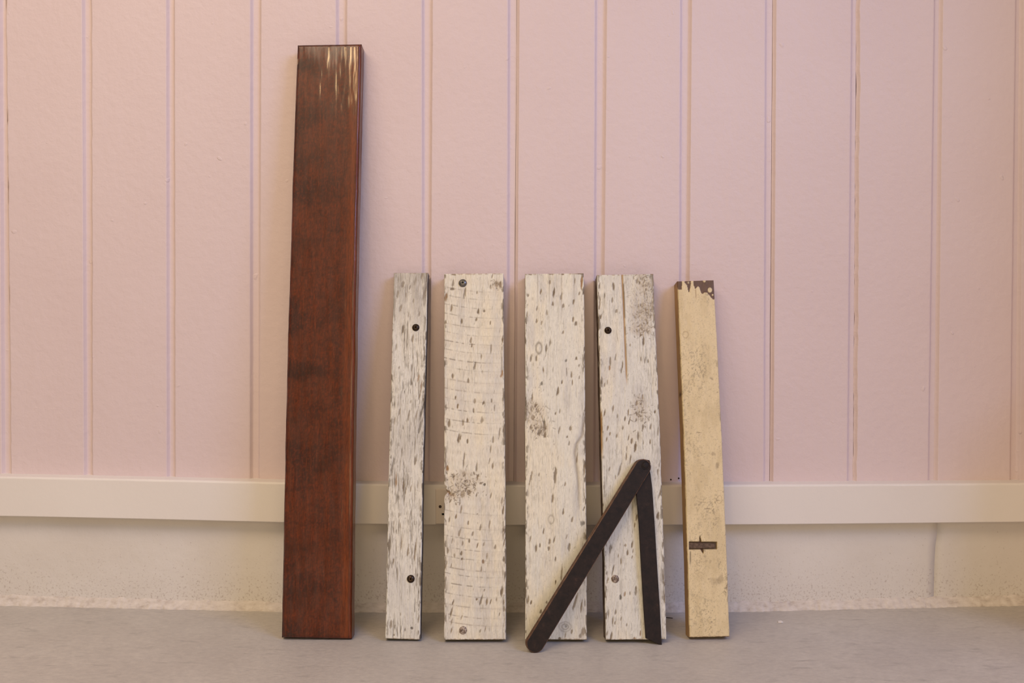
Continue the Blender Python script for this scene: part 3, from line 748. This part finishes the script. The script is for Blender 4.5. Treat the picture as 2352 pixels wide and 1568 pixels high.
k = np.exp(-((X - cx - 2.2) / 1.1) ** 2) * sst(880, 700, Y) * sst(0.35, 0.6, vn(Y * 0.05, Y * 0, 3)); b4.col = mix(b4.col, lin((84, 66, 44)), k * 0.8)
patch(b4, 1480, 650, 22, 30, 81, 0.7, 0.2, 0.17); patch(b4, 1482, 715, 30, 26, 82, 0.6, 0.22, 0.18); patch(b4, 1476, 757, 32, 18, 83, 0.75, 0.22, 0.19); patch(b4, 1471, 945, 24, 38, 84, 0.7)
patch(b4, 1475, 700, 34, 75, 85, 0.35, 0.25, 0.2)
k = sst(0.040, 0.0, b4.U) * sst(930, 960, Y) * sst(1065, 1020, Y); b4.col = mix(b4.col, lin((176, 136, 88)), k); b4.disp -= 0.004 * k   # bare split at the left arris
b4.gx += 1.0 * (fbm(Y * 0.05, Y * 0, 44, 4) - 0.5) * (b4.U ** 4) * 2
speckle(b4, 130, 8, 0.1, (4, 15), (1.2, 2.6), 0.5)
b4.build(WHITEWOOD, grain_side((84, 62, 44), (200, 188, 168), -0.06, 73), 'split whitewashed board with one dark screw, behind the upright blade of the angle gauge', 'board', 'whitewashed boards')
screw(b4, 1396.5, 758.5, 0.0076, SCREWDARK); screw(b4, 1413, 1329, 0.0078, SCREWPAINT, 0.3)

# ---- cream board with bare top and rusty strip
b5 = Board('cream_board', [(1555.5, 645), (1640, 642.5), (1676.5, 1462), (1583.5, 1464)], 0.036, 0.95, 0.0028, seed=23, edge_wob=0.5, bow=2.2)
X, Y = b5.PX, b5.PY
c = np.zeros(X.shape + (3,)) + lin((226, 200, 160))
c = mix(c, lin((208, 182, 142)), sst(0.4, 0.75, fbm(X * 0.05, Y * 0.02, 201)) * 0.6)
z = sst(0.45, 0.7, fbm(X * 0.03 + 3, Y * 0.012, 202)) * (0.35 + 0.65 * b5.U)
c = mix(c, lin((150, 132, 108)), sst(0.52, 0.76, fbm(X * 0.30, Y * 0.22, 203, 3)) * (z * 0.8 + 0.08))
c = mix(c, lin((140, 120, 96)), sst(0.66, 0.82, fbm(X * 0.6, Y * 0.5, 204, 2)) * (0.35 + 0.5 * z))
b5.col = c * np.array([0.92, 1.0, 1.0]); b5.disp += 0.0010 * (fbm(X * 0.09, Y * 0.07, 205) - 0.5)
rnd = random.Random(4)
for _ in range(46):
    b5.mark(rnd.uniform(1600, 1668), rnd.uniform(820, 1360), rnd.uniform(2, 6), rnd.uniform(2, 9), rnd.uniform(-.6, .6), lin((128, 112, 90)), rnd.uniform(.25, .6), 0.0003)
for x, y, l, w, a in ((1648, 835, 14, 10, .4), (1655, 955, 26, 12, .35), (1646, 1068, 16, 8, .6), (1636, 1042, 10, 12, .4), (1603, 993, 2.5, 14, .7), (1625, 1168, 2.5, 12, .8), (1612, 1153, 2, 22, .5),
                      (1655, 1328, 22, 14, .4), (1640, 1335, 18, 26, .3), (1669, 1345, 20, 3.5, .8), (1671, 1375, 16, 4, .5), (1668.5, 1244, 12, 2.5, .9), (1666, 1224, 10, 2, .7), (1630, 1290, 10, 6, .3)):
    b5.mark(x, y, l, w, 0.1, lin((112, 92, 70)), a, 0.0004)
ringmark(b5, 1573.5, 768.5, 6.5, 7.5, 0.16, 0.5, (150, 126, 92)); ringmark(b5, 1599.5, 1314, 5, 4.5, 0.2, 0.3, (150, 126, 92)); ringmark(b5, 1650, 1147, 6, 9, 0.14, 0.4, (150, 126, 92))
# bare, chipped top
hx = [150, 170, 185, 195, 238, 242, 270, 275, 305, 318, 330, 345, 350, 378, 384, 400, 420, 432, 450, 475, 490, 510, 545, 570, 600, 625, 640, 660]
hy = [190, 190, 200, 235, 235, 118, 118, 150, 185, 268, 262, 185, 118, 118, 185, 228, 212, 195, 205, 275, 285, 268, 270, 300, 340, 355, 325, 320]
cx, cy = (X - 1520) * 5.225, (Y - 620) * 5.225
hh = np.interp(cx + 6 * (vn(cx * .08, cy * .08, 2) - .5), hx, hy)
dd = hh - cy
bare = sst(-3, 5, dd)
bare *= 1 - sst(1.15, 0.85, np.sqrt(((cx - 578) / 26) ** 2 + ((cy - 240) / 30) ** 2)); bare *= 1 - sst(1.2, 0.8, np.sqrt(((cx - 610) / 11) ** 2 + ((cy - 298) / 11) ** 2))
bare *= 1 - sst(1.2, 0.8, np.sqrt(((cx - 512) / 16) ** 2 + ((cy - 128) / 20) ** 2)); bare *= 1 - 0.6 * sst(1.2, 0.8, np.sqrt(((cx - 320) / 10) ** 2 + ((cy - 150) / 14) ** 2))
wc = lin((100, 76, 60)) * (0.75 + 0.5 * fbm(X * 0.3, Y * 0.1, 207))[..., None]
b5.col = b5.col * (1 - bare[..., None]) + wc * bare[..., None]
rim = np.exp(-((dd - 4) / 7.0) ** 2) * sst(440, 470, cx); b5.col = mix(b5.col, lin((92, 48, 24)), rim * 0.6)
b5.disp -= 0.0011 * bare
k = np.exp(-((cx - 405 - (cy - 230) * .05) / 5) ** 2) * sst(215, 240, cy) * sst(370, 300, cy); b5.col = mix(b5.col, lin((130, 96, 60)), k * 0.7)
# chipped lower rim
du = np.minimum(b5.U, 1 - b5.U) * b5.wm * 1000; dv = b5.V * b5.hm * 1000
e = sst(2.5, 0.8, np.minimum(dv, du * 1.3 + 1.2)) * sst(0.45, 0.6, fbm(X * 0.2, Y * 0.05, 208)); b5.col = mix(b5.col, lin((104, 62, 32)), e * 0.8)
# mortise with its spike-shaped split
mx, my = (X - 1520) * 4.9, (Y - 1180) * 4.9
q = sst(296, 306, mx) * sst(618, 608, mx) * sst(306, 318, my - (mx - 300) * 0.01) * sst(408, 396, my + (mx - 300) * 0.02)
b5.col = mix(b5.col, lin((92, 72, 52)), q); b5.disp -= 0.0042 * q
cxs = np.interp(my, [240, 350, 450], [421, 432, 461]); wd_ = np.interp(my, [240, 320, 350, 400, 450], [1, 13, 16, 16, 1])
k = sst(1.2, 0.7, np.abs(mx - cxs) / np.maximum(wd_, 1)) * sst(238, 250, my) * sst(452, 440, my)
b5.col = mix(b5.col, lin((70, 36, 20)), k * 0.95); b5.disp -= 0.005 * k * (1 - q)
k = sst(300, 315, mx) * sst(330, 310, mx) * sst(410, 430, my) * sst(600, 520, my); b5.col = mix(b5.col, lin((52, 38, 26)), k * 0.8)


def cream_side(s, loop, k, front):
    x = s.PX.reshape(-1)[loop]; y = s.PY.reshape(-1)[loop]
    c = np.tile(lin((176, 138, 88)), (len(loop), 1)) * (0.8 + 0.4 * fbm(k * 8 + x * .02, y * 0.03, 91))[:, None]
    kk = np.exp(-((y - 904) / 5.0) ** 2 - ((k - 0.45) / 0.3) ** 2)
    c = mix(c, lin((60, 42, 26)), kk * (x < 1600))
    return mix(c, lin((70, 48, 30)), np.clip(sst(660, 644, y) * 0.4, 0, 1))


b5.build(CREAMWOOD, cream_side, 'cream painted board with chipped bare top and a rusty strip let into it', 'board')


def prism(outline, n, front_off, thick, name, material, parent, org, p0, bev=0.0, bev_mat=None):
    """plate from an outline in the photo's frame, standing on plane (p0, n), with a small bevelled rim"""
    o = np.array(outline, float); P = on_plane(o[:, 0], o[:, 1], p0, n) + n * front_off
    cen = P.mean(0); N = len(P)
    nxt, prv = np.roll(P, -1, 0), np.roll(P, 1, 0)
    e1 = nxt - P; e2 = P - prv
    e1 /= np.linalg.norm(e1, axis=1)[:, None]; e2 /= np.linalg.norm(e2, axis=1)[:, None]
    inw = np.cross(n, e1) + np.cross(n, e2); inw /= np.linalg.norm(inw, axis=1)[:, None] + 1e-9
    if ((cen - P) * inw).sum() < 0: inw = -inw
    flip = ((cen - P) * np.cross(n, e1)).sum() < 0
    V = np.concatenate([P + inw * bev, P - n * bev, P - n * (thick - bev), P + inw * bev - n * thick]) - org
    F = [tuple(range(N))]; mi = [0]
    for a in range(3):
        for j in range(N):
            k = (j + 1) % N; F.append((a * N + j, (a + 1) * N + j, (a + 1) * N + k, a * N + k)); mi.append(1 if bev_mat else 0)
    F.append(tuple(reversed(range(3 * N, 4 * N)))); mi.append(0)
    if flip: F = [tuple(reversed(q)) for q in F]
    ob = mesh_obj(name, V, F, material, parent)
    if bev_mat:
        ob.data.materials.append(bev_mat); ob.data.polygons.foreach_set('material_index', np.array(mi, np.int32)); ob.data.update()
    return ob


st = prism([(1581.5, 1246), (1606, 1246.2), (1630, 1247.6), (1643, 1248.4), (1642.5, 1258.2), (1620, 1258.6), (1600, 1258.8), (1582, 1258.6)], b5.n, -0.0016, 0.0024, 'metal_strip', RUST, b5.root, b5.org, b5.p0, 0.0004)
st['label'] = 'rusty metal strip let into the cream paint'

# ------------------------------------------------------------------ the iron bevel gauge
A = on_z(np.array(1228.0), np.array(1500.0), 0.0); Bp = on_z(np.array(1521.0), np.array(1483.5), 0.0)
top_b = b4.at(1484, 1060)                                     # on the face of the split board
HT = 0.017
Tp = on_plane(np.array(1484.0), np.array(1056.0), b4.p0 + b4.n * (HT + 0.002), b4.n)
gn = np.cross(Bp - A, Tp - A); gn /= np.linalg.norm(gn)
if gn[1] > 0: gn = -gn
gorg = np.array([A[0] + 0.12, A[1] + 0.03, 0.0])
G = empty('angle_gauge', gorg)
tag(G, 'black iron angle gauge standing open like an upturned V against the whitewashed boards', 'angle gauge')


def capsule(x0, y0, x1, y1, w0, w1, n=14):
    d = np.array([x1 - x0, y1 - y0], float); d /= np.linalg.norm(d); s = np.array([-d[1], d[0]]); pts = []
    a0 = math.atan2(s[1], s[0])
    for k in range(n + 1):
        a = a0 + math.pi * k / n; pts.append((x0 + w0 * math.cos(a), y0 + w0 * math.sin(a)))
    for k in range(n + 1):
        a = a0 + math.pi + math.pi * k / n; pts.append((x1 + w1 * math.cos(a), y1 + w1 * math.sin(a)))
    return pts


hand = capsule(1477.0, 1072.5, 1229.8, 1478.5, 18.6, 20.5)
prism(hand, gn, 0.0, 0.0062, 'handle_cheek', IRON, G, gorg, A, 0.0014, RUSTEDGE)
prism(hand, gn, -0.0108, 0.0062, 'handle_cheek', IRON, G, gorg, A, 0.0014, RUSTEDGE)
core = capsule(1395.0, 1207.0, 1229.8, 1478.5, 18.0, 19.0)
prism(core, gn, -0.0060, 0.0050, 'handle_core', IRON, G, gorg, A)
blade = [(1494.5, 1056.5), (1496.6, 1064), (1494.8, 1078), (1497, 1090), (1500.5, 1120), (1506, 1200), (1512, 1300), (1518.5, 1400), (1522.8, 1483), (1519, 1482.6),
         (1495, 1470.5), (1485.8, 1467), (1481, 1400), (1475, 1300), (1469.5, 1200), (1464, 1136), (1459, 1100), (1458, 1072), (1466, 1058), (1480, 1053.5)]
prism(blade, gn, -0.0064, 0.0042, 'blade', IRON, G, gorg, A, 0.0008)
# rivet with washer rim and slot
rc = on_plane(np.array(1482.5), np.array(1068.5), A, gn); ex = np.array([1.0, 0, 0]); ex -= gn * (ex @ gn); ex /= np.linalg.norm(ex); ey = np.cross(gn, ex)
V = []; F = []
pr = [(0.0085, -0.0005), (0.0085, 0.0006), (0.0078, 0.0011), (0.0066, 0.0007), (0.0058, 0.0015), (0.0030, 0.0022)]
for r_, h_ in pr:
    for k in range(20): a = 2 * math.pi * k / 20; V.append(rc + ex * r_ * math.cos(a) + ey * r_ * math.sin(a) + gn * h_ - gorg)
for j in range(len(pr) - 1):
    for k in range(20): F.append((j * 20 + k, j * 20 + (k + 1) % 20, (j + 1) * 20 + (k + 1) % 20, (j + 1) * 20 + k))
F.append(tuple(range(100, 120)))
rv = mesh_obj('rivet', V, F, IRON, G); rv['label'] = 'worn round pivot rivet'

# ------------------------------------------------------------------ the outlet half hidden behind the saw-marked board
q0 = on_y(1000.5, 1206.0, RY); q1 = on_y(1000.5, 1122.0, RY)
x0, x1 = q0[0], q0[0] + 0.114; z0, z1 = q0[2] + 0.003, q1[2]
O = empty('electrical_outlet', (x0, RY, z0))
tag(O, 'ivory outlet plate on the cream rail, half hidden behind the saw-marked board', 'outlet')
bv = 0.0018; dy = 0.0045
V = [(bv, -dy, bv), (x1 - x0 - bv, -dy, bv), (x1 - x0 - bv, -dy, z1 - z0 - bv), (bv, -dy, z1 - z0 - bv),
     (0, -dy + bv, 0), (x1 - x0, -dy + bv, 0), (x1 - x0, -dy + bv, z1 - z0), (0, -dy + bv, z1 - z0),
     (0, 0, 0), (x1 - x0, 0, 0), (x1 - x0, 0, z1 - z0), (0, 0, z1 - z0)]
F = [(0, 1, 2, 3)] + [(a * 4 + j, (a + 1) * 4 + j, (a + 1) * 4 + (j + 1) % 4, a * 4 + (j + 1) % 4)[::-1] for a in range(2) for j in range(4)]
mesh_obj('cover_plate', V, F, PLASTIC, O)


def disc(x, z, r, y, name, m):
    ang = [2 * math.pi * k / 14 for k in range(14)]
    V = [(x + r * math.cos(a), y, z + r * math.sin(a)) for a in ang] + [(x + r * math.cos(a), y + 0.0015, z + r * math.sin(a)) for a in ang]
    return mesh_obj(name, V, [tuple(range(14))] + [(j, j + 14, (j + 1) % 14 + 14, (j + 1) % 14) for j in range(14)], m, O)


s1 = on_y(1011.0, 1163.0, RY - dy); s2 = on_y(1018.0, 1180.5, RY - dy)
for x in (s1[0] - x0, x1 - x0 - (s1[0] - x0)): disc(x, s1[2] - z0, 0.0032, -dy - 0.0006, 'screw', SCREWDARK)
for dx in (0.0, 0.030):
    v, f = box(s2[0] - x0 - 0.003 + dx, s2[0] - x0 + 0.0032 + dx, -dy - 0.0002, -dy + 0.0004, s2[2] - z0 - 0.0020, s2[2] - z0 + 0.0022)
    mesh_obj('slot', v, f, SLOTBLACK, O)

# ------------------------------------------------------------------ crumbs on the floor
q = on_z(np.array(1792.0), np.array(1430.5), 0.001); z0 = float(floor_z(q[0]))
V = [(-0.0052, -0.0030, 0), (0.0010, -0.0055, 0.0006), (0.0060, -0.0015, 0.0002), (0.0035, 0.0050, 0.0008), (-0.0030, 0.0042, 0.0003)]
V = V + [(x, y, z + 0.0014) for x, y, z in V]
F = [(4, 3, 2, 1, 0), (5, 6, 7, 8, 9)] + [(j, (j + 1) % 5, (j + 1) % 5 + 5, j + 5) for j in range(5)]
fl = mesh_obj('paint_flake', V, F, TRIM); fl.location = (q[0], q[1], z0)
tag(fl, 'tiny white paint flake on the grey floor right of the cream board', 'paint flake')
q = on_z(np.array(1537.0), np.array(1418.5), 0.002); z0 = float(floor_z(q[0]))
V = []; F = []
for j in range(9):
    t = j / 8 - 0.5; c0 = np.array([t * 0.016, -0.004 * t + 0.010 * t * t, 0.0022 - 0.004 * t * t]); r_ = 0.0009 * (1 - 1.2 * t * t)
    for k in range(6): V.append(c0 + np.array([0, r_ * math.cos(k * math.pi / 3), r_ * math.sin(k * math.pi / 3)]))
for j in range(8):
    for k in range(6): F.append((j * 6 + k, j * 6 + (k + 1) % 6, (j + 1) * 6 + (k + 1) % 6, (j + 1) * 6 + k))
F += [tuple(range(5, -1, -1)), tuple(range(48, 54))]
sp_ = mesh_obj('splinter', V, F, IRON); sp_.location = (q[0], q[1], z0)
tag(sp_, 'thin dark splinter on the floor between the split board and the cream board', 'splinter')
